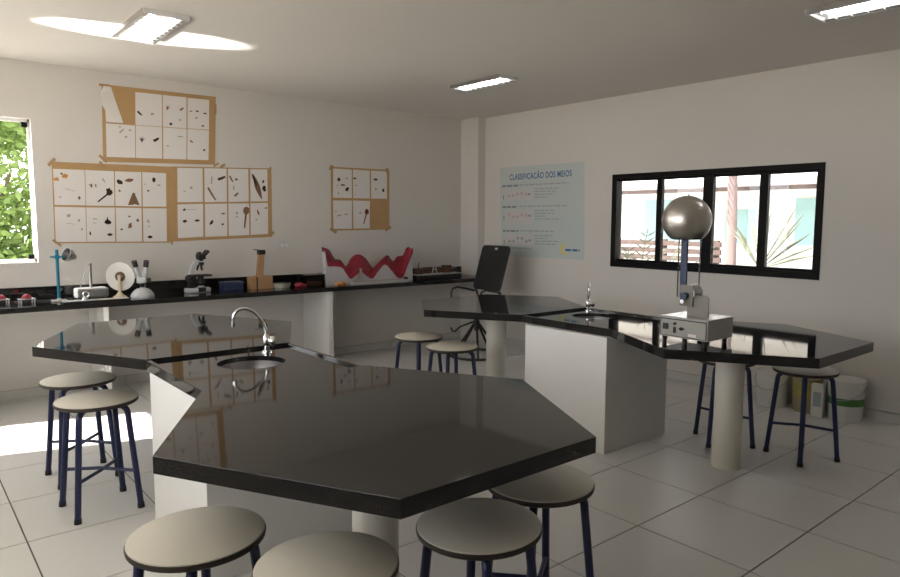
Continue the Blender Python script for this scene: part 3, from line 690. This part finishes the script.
obj('block', B().box(-.115, -.055, -.05, .05, 0, .125), m_wood, wb, bevel=.003); obj('block', B().box(-.045, .112, -.06, .06, 0, .128), m_wood, wb, bevel=.003)
obj('strap', B().box(-.055, -.045, -.055, .055, 0, .122), m_black, wb)
obj('post', B().slabpoly([(-.035, -.02, .125), (.032, -.02, .125), (.050, -.02, .36), (-.008, -.02, .36)], (0, .04, 0)), m_wood, wb, bevel=.003)
cp = obj('cap', B().box(-.014, .056, -.028, .028, .345, .392), m_black, wb, bevel=.003); obj('pin', B().cyl((-.06, 0, .40), (.03, 0, .385), .004, seg=8), m_black, cp)
dish = thing('petri_dish', 'shallow pale dish on the counter between wooden block and clear box', 'dish', (3.07, 6.60, CZ))
obj('bowl', B().lathe([(0, 0), (.085, 0), (.098, .03), (.098, .045), (.093, .045), (.09, .02), (0, .012)], (0, 0, 0), 32), mat('pale_dish', (.42, .41, .34), .35), dish, smooth=True)
obj('lid', B().lathe([(.1, .045), (.1, .05), (.0, .056), (0, .05), (.095, .045)], (0, 0, 0), 32), m_clear, dish, smooth=True)
rp = thing('red_fruit_model', 'small dark red lumpy model beside the clear plastic box', 'model', (3.232, 6.50, CZ))
obj('body', B().lathe([(0, 0), (.03, 0), (.05, .018), (.046, .036), (.025, .048), (0, .046)], (-.012, 0, 0), 18), m_red, rp, smooth=True)
obj('lobe', B().lathe([(0, 0), (.02, 0), (.03, .012), (.024, .028), (0, .034)], (.045, -.01, 0), 16), m_red, rp, smooth=True)
cb = thing('clear_box', 'clear plastic box with reddish contents next to the red wave model', 'box', (3.395, 6.54, CZ))
b = B(); tck = .004
b.box(-.105, .105, -.075, .075, 0, tck).box(-.105, -.101, -.075, .075, tck, .118).box(.101, .105, -.075, .075, tck, .118).box(-.101, .101, -.075, -.071, tck, .118).box(-.101, .101, .071, .075, tck, .118)
obj('tub', b, m_clear, cb); obj('lid', B().box(-.108, .108, -.078, .078, .118, .127), m_clear, cb)
obj('contents', B().box(-.09, .08, -.055, .055, .006, .045), mat('reddish_contents', (.24, .10, .08), .8, noise=.4, nscale=40), cb, bevel=.01)

# red wave model
wv = thing('wave_model', 'red wavy track model with white cut-out side panel on the counter', 'model', (4.09, 6.48, CZ))
front = [(3.518,1.262),(3.536,1.150),(3.555,1.113),(3.629,1.111),(3.716,1.093),(3.764,1.033),(3.818,.967),(3.874,.992),(3.953,1.036),(4.031,.985),(4.104,.957),(4.178,1.036),(4.268,1.108),(4.359,1.035),(4.435,.957),(4.513,.951),(4.585,1.092),(4.66,1.24)]
back = [(3.518,1.268),(3.60,1.234),(3.665,1.137),(3.735,1.122),(3.81,1.052),(3.88,1.141),(3.965,1.179),(4.06,1.130),(4.15,1.021),(4.235,1.074),(4.352,1.156),(4.40,1.112),(4.45,1.085),(4.50,1.138),(4.58,1.152),(4.63,1.231),(4.665,1.248)]
def smooth_prof(p, n=90, dx=0):      # Catmull-Rom through the profile points
    out = []; m = len(p)-1
    for i in range(n+1):
        u = m*i/n; k = min(m-1, int(u)); t_ = u-k
        a, b_, c, d = p[max(k-1, 0)], p[k], p[k+1], p[min(k+2, m)]
        f_ = lambda q: .5*(2*b_[q]+(c[q]-a[q])*t_+(2*a[q]-5*b_[q]+4*c[q]-d[q])*t_**2+(3*b_[q]-a[q]-3*c[q]+d[q])*t_**3)
        out.append((f_(0)-4.09+dx, f_(1)-CZ))
    return out
fpf, bpf = smooth_prof(front), smooth_prof(back, dx=.03)
def strip_panel(prof, ya, yb, drop, z0=0):
    b = B(); bm = b.bm; vs_ = []
    for x, z in prof: vs_.append([bm.verts.new(p) for p in ((x, ya, z0), (x, ya, max(z-drop, z0+.004)), (x, yb, max(z-drop, z0+.004)), (x, yb, z0))])
    for A, D in zip(vs_, vs_[1:]):
        for i in range(4): bm.faces.new((A[i], D[i], D[(i+1)%4], A[(i+1)%4]))
    bm.faces.new(vs_[0]); bm.faces.new(vs_[-1][::-1]); return b
def ribbon(prof, ya, yb, h_):
    b = B(); bm = b.bm; vs_ = []
    for x, z in prof: vs_.append([bm.verts.new(p) for p in ((x, ya, z-h_), (x, ya, z), (x, yb, z), (x, yb, z-h_))])
    for A, D in zip(vs_, vs_[1:]):
        for i in range(4): bm.faces.new((A[i], D[i], D[(i+1)%4], A[(i+1)%4]))
    bm.faces.new(vs_[0]); bm.faces.new(vs_[-1][::-1]); return b
obj('side_panel', strip_panel(fpf, -.006, .006, .02), mat('wave_panel_white', (.56, .55, .56), .5), wv)
obj('rear_panel', strip_panel(bpf, .114, .126, .02), m_micw, wv)
obj('front_rail', ribbon(fpf, -.010, .010, .048), m_red, wv, smooth=True)
obj('rear_rail', ribbon(bpf, .11, .13, .04), m_red, wv, smooth=True)
b = B(); bm = b.bm; rows_ = []
for (x, z), (x2, z2) in zip(fpf, bpf): rows_.append([bm.verts.new((x*(1-s)+x2*s, .01+.10*s, (z*(1-s)+z2*s)-.012)) for s in (0, .34, .67, 1)] )
for A, D in zip(rows_, rows_[1:]):
    for i in range(3): bm.faces.new((A[i], D[i], D[i+1], A[i+1]))
o = obj('track_bed', b, m_red, wv, smooth=True); md = o.modifiers.new('solid', 'SOLIDIFY'); md.thickness = .004
obj('end_panel', B().slabpoly([(-.572, .006, 0), (-.542, .114, 0), (-.542, .114, .36), (-.572, .006, .36)], (.006, 0, 0)), m_micw, wv)
lt = thing('dried_lumps', 'small yellowish lump at the foot of the white wave panel', 'model', (3.66, 6.40, CZ))
for k, (dx, r_) in enumerate(((-.05, .026), (.0, .034), (.045, .028))): obj('lump', B().lathe([(0, 0), (r_*.8, 0), (r_, r_*.6), (r_*.6, r_*1.25), (0, r_*1.4)], (dx, .005*k, 0), 12), m_orspec, lt, smooth=True)
rl = thing('air_track', 'long white rail with a tan stripe lying before the red wave model', 'rail', (4.15, 6.395, CZ))
obj('rail', B().box(-.37, .37, -.028, .028, .0, .028), m_micw, rl, bevel=.003); obj('stripe', B().box(-.34, .36, -.012, .012, .028, .034), mat('tan_strip', (.48, .34, .25), .5), rl)
obj('slider', B().box(.33, .375, -.02, .02, .028, .052), m_black, rl, bevel=.003)
gc = thing('grey_clamp', 'little grey clamp standing on the white rail', 'clamp', (3.90, 6.395, CZ+.0345))
obj('base', B().box(-.07, .07, -.022, .022, 0, .016), m_steel, gc, bevel=.003)
obj('upright', B().slabpoly([(-.03, -.012, .016), (.035, -.012, .016), (.015, -.012, .07), (.012, -.012, .14), (-.012, -.012, .14), (-.015, -.012, .07)], (0, .024, 0)), m_steel, gc, bevel=.003)
# tray of small wooden things
pt = thing('specimen_tray', 'black tray with pale rim on the counter next to the office chair', 'tray', (5.06, 6.56, CZ))
obj('tray_body', B().box(-.34, .34, -.09, .09, 0, .05), m_black, pt, bevel=.006); obj('rim', B().box(-.345, .345, -.095, .095, .05, .062), m_alu, pt, bevel=.002)
TZ2 = CZ+.062
o = thing('brown_pot', 'little brown wooden pot with a stalk standing on the specimen tray', 'pot', (4.80, 6.55, TZ2))
obj('body', B().lathe([(0, 0), (.05, 0), (.062, .03), (.055, .065), (.04, .07), (0, .068)], (0, 0, 0), 18), m_brown, o, smooth=True); obj('stalk', B().cyl((0, 0, .066), (.004, 0, .135), .008, .005, 10), m_brown, o)
o = thing('brown_bar', 'long reddish brown wooden bar lying on the specimen tray', 'bar', (5.02, 6.59, TZ2))
obj('bar', B().box(-.14, .14, -.02, .02, 0, .075), m_brown, o, bevel=.006); obj('groove', B().box(-.135, .135, -.0215, -.019, .033, .04), m_black, o)
o = thing('white_easel', 'tiny white folding easel standing on the specimen tray', 'easel', (5.015, 6.515, TZ2))
for s_ in (-1, 1): obj('leg', B().tube([(s_*.038, 0, .003), (s_*.008, .0, .108)], .006, 8), m_micw, o)
obj('crossbar', B().cyl((-.02, 0, .05), (.02, 0, .05), .004, seg=8), m_micw, o)
o = thing('dark_case', 'small dark wooden case on the end of the specimen tray', 'case', (5.235, 6.56, TZ2))
obj('case', B().box(-.05, .05, -.04, .04, 0, .075), m_brown, o, bevel=.004); obj('lid', B().box(-.053, .053, -.043, .043, .075, .092), m_black, o, bevel=.003)
for k, (xx, hh, lab) in enumerate(((5.325, .045, 'tiny clear vial beside the dark wooden case'), (5.37, .06, 'tiny clear vial at the rim end of the specimen tray'))):
    o = thing('vial', lab, 'vial', (xx, 6.55, TZ2)); obj('glass', B().cyl((0, 0, 0), (0, 0, hh), .011, seg=12), m_clear, o); obj('stopper', B().cyl((0, 0, hh), (0, 0, hh+.012), .009, seg=12), m_alu, o)

# ------------------------------------------------------------------ office chair in the corner
ch = thing('drafting_chair', 'black mesh armchair on a star base with a floor ring in the corner', 'chair', (5.10, 5.83, 0))
b = B(); q = Matrix.Translation((.15, 0, .77)) @ Matrix.Rotation(R(17.5), 4, 'Y')
pts = []
W_, H_, rc = .228, .52, .04
for cx, cz, a0_ in ((W_-rc, H_-rc, 0), (-W_+rc, H_-rc, 90), (-W_+rc, rc, 180), (W_-rc, rc, 270)):
    for k in range(5):
        a = R(a0_+90*k/4); pts.append(q @ Vector((0, cx+rc*math.cos(a), cz+rc*math.sin(a))))
nrm = q.to_3x3() @ Vector((1, 0, 0))
b.slabpoly([p-nrm*.012 for p in pts], nrm*.024); bk_ = obj('backrest', b, m_mesh, ch, bevel=.006)
obj('back_rim', B().tube(pts, .012, 8, True), m_blk, ch, smooth=True)
obj('tag', B().box(-.016, -.0125, -.04, .0, .475, .50, q), m_paper, bk_)
obj('seat', B().box(-.24, .22, -.23, .23, .475, .53), m_mesh, ch, bevel=.02)
for s_ in (-1, 1):
    yy = s_*.215
    obj('back_post', B().tube([(.20, yy*.93, .47), (.215, yy*.93, .6), (.155, yy*.93, .80)], .012, 8), m_blk, ch, smooth=True)
    ay = s_*.255
    obj('armrest', B().tube([(-.16, ay, .50), (-.17, ay, .62), (-.175, ay, .72), (-.15, ay, .775), (-.08, ay, .79), (.05, ay, .765), (.17, s_*.225, .735)], .012, 8), m_blk, ch, smooth=True)
obj('post', B().cyl((0, 0, .30), (0, 0, .48), .028, seg=16), m_blk, ch, smooth=True)
obj('hub', B().cyl((0, 0, .34), (0, 0, .42), .045, .036, 16), m_blk, ch, smooth=True)
for k in range(5):
    a = 2*PI*k/5+.3
    obj('base_leg', B().tube([(.03*math.cos(a), .03*math.sin(a), .38), (.15*math.cos(a), .15*math.sin(a), .22), (.30*math.cos(a), .30*math.sin(a), .018)], [.014, .014, .012], 8), m_blk, ch, smooth=True)
obj('floor_ring', B().tube([(.31*math.cos(2*PI*k/40), .31*math.sin(2*PI*k/40), .016) for k in range(40)], .014, 8, True), m_blk, ch, smooth=True)
obj('lever', B().tube([(-.02, .03, .40), (-.18, .08, .35), (-.25, .09, .30), (-.28, .10, .31), (-.30, .10, .35)], .010, 8), m_blk, ch, smooth=True)

# ------------------------------------------------------------------ pails and cans by the right wall
def pail(name, label, x, y, r, hgt, lab_m, z0f, z1f, handle=True):
    t = thing(name, label, 'pail' if handle else 'can', (x, y, 0), 0, 'paint containers by the wall')
    obj('body', B().lathe([(0, 0), (r*.88, 0), (r*.9, .006), (r, hgt-.03), (r*1.04, hgt-.028), (r*1.04, hgt-.018), (r*1.01, hgt-.012), (r*1.05, hgt-.01), (r*1.05, hgt), (0, hgt)], (0, 0, 0), 36), m_pail if handle else m_can, t, smooth=True)
    rr_ = lambda f: r*(.9+.1*f)+.0012
    obj('label_band', B().lathe([(rr_(z0f), hgt*z0f), (rr_(z1f), hgt*z1f)], (0, 0, 0), 36), lab_m, t, smooth=True)
    if handle: obj('handle', B().tube([(r*1.06*math.sin(a)*-.55-.0, r*1.06*math.cos(a), hgt*.86-.10*math.sin(a)) if False else (-r*1.08*math.sin(a), r*1.08*math.cos(a), hgt*.88-.11*math.sin(a)) for a in [PI*k/14 for k in range(15)]], .003, 6), m_steel, t)
    return t
pail('paint_pail', 'white plastic pail with a green wave on its label by the right wall', 5.70, 2.03, .135, .325, m_green, .40, .58)
pail('white_pail', 'plain white pail standing farthest along the wall from the green-labelled pail', 5.69, 2.62, .13, .295, m_pail, .2, .25)
pail('yellow_can', 'yellow-labelled tan can between the white pails', 5.71, 2.34, .11, .285, m_yel, .45, .95, False)
cn = thing('white_carton', 'narrow white carton standing between the can and the green-labelled pail', 'carton', (5.59, 2.20, 0), R(8))
obj('box', B().box(-.03, .03, -.045, .045, 0, .27), m_pail, cn, bevel=.004); obj('printed_block', B().box(-.0315, -.0302, -.03, .03, .09, .21), m_ptext, cn)

# ------------------------------------------------------------------ outdoors
g_ = struct('ground', B().box(-30, 40, -30, 45, -.35, -.12), m_ground)
# unseen roof, added to keep direct sun out of the long left window
vr = thing('added_shade_roof', 'added plain roof keeping sun off the long side window', 'added_shade_roof', (-3.0, 1.6, -.12))
obj('roof_slab', B().box(.10, 2.1, -4.6, 4.12, 2.95, 3.05), m_lampo, vr)
for yy in (-4.3, -.3, 3.5): obj('post', B().box(.15, .28, yy-.07, yy+.07, 0, 2.95), m_lampo, vr)
# neighbouring building beyond the sliding window
nb = thing('neighbour_house', 'sun-bleached white house with tiled eave seen through the sliding window', 'house', (10.6, 5.5, -.12))
obj('house_wall', B().box(0, .2, -6, 8, 0, 2.75), m_nwall, nb)
for yy, a, c in ((-1.4, .55, 1.15), (1.3, .6, 1.2), (.05, .25, .9)):
    pn = obj('shutter', B().box(-.03, 0, yy-a, yy+a, 1.35, 1.35+c*.62), m_cyan, nb)
b = B(); bm = b.bm; n = 220; rows_ = []
for i in range(n+1):
    yy = -6+14*i/n; zz = .022*math.sin(i*PI/2.0+.4)
    rows_.append([bm.verts.new(p) for p in ((-1.2, yy, 2.25+zz), (3.0, yy, 3.35+zz))])
for A, D in zip(rows_, rows_[1:]): bm.faces.new((A[0], D[0], D[1], A[1]))
obj('fascia', B().box(-1.19, -1.14, -6, 8, 2.15, 2.21), mat('fascia_brown', (.03, .018, .016), .8), nb)
o = obj('roof', b, mat('pale_roof_sheet', (.62, .60, .58), .8), nb); md = o.modifiers.new('s', 'SOLIDIFY'); md.thickness = .05
# slatted fence
ft = thing('slat_bench', 'weathered slatted wooden bench outside the sliding window', 'bench', (9.3, 5.6, -.12))
for k in range(5): obj('slat', B().box(-.02, .02, -.45, 1.55, .86+.115*k, .86+.075+.115*k), m_slat, ft)
for yy in (-.35, .55, 1.45): obj('post', B().box(.02, .08, yy-.04, yy+.04, 0, 1.42), m_slat, ft)
for k in range(3): obj('seat_slat', B().box(-.5+.15*k, -.38+.15*k, -.45, 1.55, .56, .59), m_slat, ft)
for yy in (-.35, 1.45): obj('leg', B().box(-.48, -.40, yy-.04, yy+.04, 0, .56).box(-.40, .02, yy-.03, yy+.03, .50, .56), m_slat, ft)
def frond(parent, base, direction, length, droop, nleaf=16, wide=.02, ll=.28):
    d = Vector(direction).normalized(); b = B(); bm = b.bm; pts = []
    for k in range(11): s = k/10; pts.append(Vector(base)+d*length*s+Vector((0, 0, -droop*s*s)))
    b.tube(pts, [.014*(1-.8*k/10)+.002 for k in range(11)], 5)
    side = d.cross(Vector((0, 0, 1))).normalized()
    for k in range(nleaf):
        s = .18+.8*k/nleaf; i = min(9, int(s*10)); p = pts[i].lerp(pts[i+1], s*10-i); dd = (pts[i+1]-pts[i]).normalized()
        for q_ in (-1, 1):
            tip = p+(side*q_*.75+dd*.7+Vector((0, 0, -.15))).normalized()*ll*(1-.45*abs(s-.45)); mid = p.lerp(tip, .4)
            nn = dd*wide
            bm.faces.new([bm.verts.new(v) for v in (p, mid+nn, tip, mid-nn)])
    return obj('frond', b, m_palm, parent)
pm = thing('palm', 'slim palm with pale trunk outside the sliding window', 'palm', (9.0, 4.83, -.12))
obj('trunk', B().tube([(0, 0, 0), (.02, .01, 1.2), (0, .02, 2.4), (-.02, .03, 3.3)], [.085, .075, .065, .055], 12), m_trunk, pm, smooth=True)
for k in range(9):
    a = 2*PI*k/9; frond(pm, (-.02, .03, 3.28), (math.cos(a), math.sin(a), .35), 1.25, .9)
def agave(label, x, y, n, ln, el, name='spiky_plant'):
    t = thing(name, label, 'plant', (x, y, -.12), 0, 'spiky plants outside the window'); rnd = random.Random(int(x*100+y*10))
    for k in range(n):
        a = 2*PI*k/n*1.0+rnd.uniform(-.2, .2); e = R(el+rnd.uniform(-18, 18)); L_ = ln*rnd.uniform(.7, 1.1)
        frond(t, (0, 0, .02), (math.cos(a)*math.cos(e), math.sin(a)*math.cos(e), math.sin(e)), L_, L_*.22, 12, .014, .2)
agave('spiky arching plant in front of the bench near the sliding window', 7.6, 5.50, 14, 2.1, 70)
fan = thing('fan_palm', 'fan of stiff pointed leaves outside near the slim palm', 'plant', (8.3, 4.08, -.12))
obj('stem', B().tube([(0, 0, 0), (.02, -.01, .6), (0, -.02, 1.12)], [.03, .024, .018], 8), m_palm, fan, smooth=True)
for k in range(13):
    e = R(20+9.5*k); L_ = .95-.25*abs(k-5)/7; dx = .25*math.sin(k*1.7)
    d = Vector((dx, -math.cos(e), math.sin(e))).normalized(); n_ = Vector((1, 0, 0)).cross(d).normalized(); p0 = Vector((0, -.02, 1.10))
    b = B()
    for s_ in (-1, 1): b.slabpoly([p0, p0+d*L_*.55+n_*.022*s_+Vector((.012, 0, 0)), p0+d*L_-Vector((0, 0, .05)), p0+d*L_*.55], (.002, 0, 0))
    obj('leaf_blade', b, m_palm, fan)
# tree outside the back window
def leaf_cloud(name, parent, centers, n, size):
    bm = bmesh.new(); rnd = random.Random(5)
    for i in range(n):
        cx, cy, cz, rx, ry, rz = rnd.choice(centers)
        while True:
            v = Vector((rnd.uniform(-1, 1), rnd.uniform(-1, 1), rnd.uniform(-1, 1)))
            if .25 < v.length < 1: break
        p = Vector((cx+v.x*rx, cy+v.y*ry, cz+v.z*rz)); d = Vector((rnd.gauss(0, 1), rnd.gauss(0, 1), rnd.gauss(-.3, .8))).normalized()
        s = d.cross(Vector((rnd.gauss(0, 1), rnd.gauss(0, 1), rnd.gauss(0, 1)))).normalized(); L_ = size*rnd.uniform(.6, 1.3); W2 = L_*.26
        bm.faces.new([bm.verts.new(q) for q in (p, p+d*L_*.45+s*W2, p+d*L_, p+d*L_*.45-s*W2)])
    o = obj(name, bm, m_leaf, parent); o['kind'] = 'stuff'; return o
te = thing('leafy_tree', 'bright green leafy tree outside the open window', 'tree', (.75, 10.0, -.12))
obj('trunk', B().tube([(0, 0, 0), (.05, .03, 1.0), (-.05, 0, 2.2)], [.12, .10, .05], 10), m_bark, te, smooth=True)
for a, e in ((.3, 1.0), (2.2, .8), (4.0, 1.1), (5.2, .7)): obj('branch', B().tube([(0, 0, .9), (.35*math.cos(a), .3*math.sin(a), 1.5), (.8*math.cos(a), .6*math.sin(a), 1.9+e*.4)], [.05, .035, .015], 7), m_bark, te, smooth=True)
leaf_cloud('foliage', te, [(0, 0, 2.2, 1.5, .9, 1.0), (-.7, -.1, 1.3, .9, .8, .8), (.7, -.2, 1.3, .9, .8, .9), (.2, -.5, .7, 1.2, .6, .7), (.2, 0, 3.0, 1.0, .8, .6)], 15000, .115)
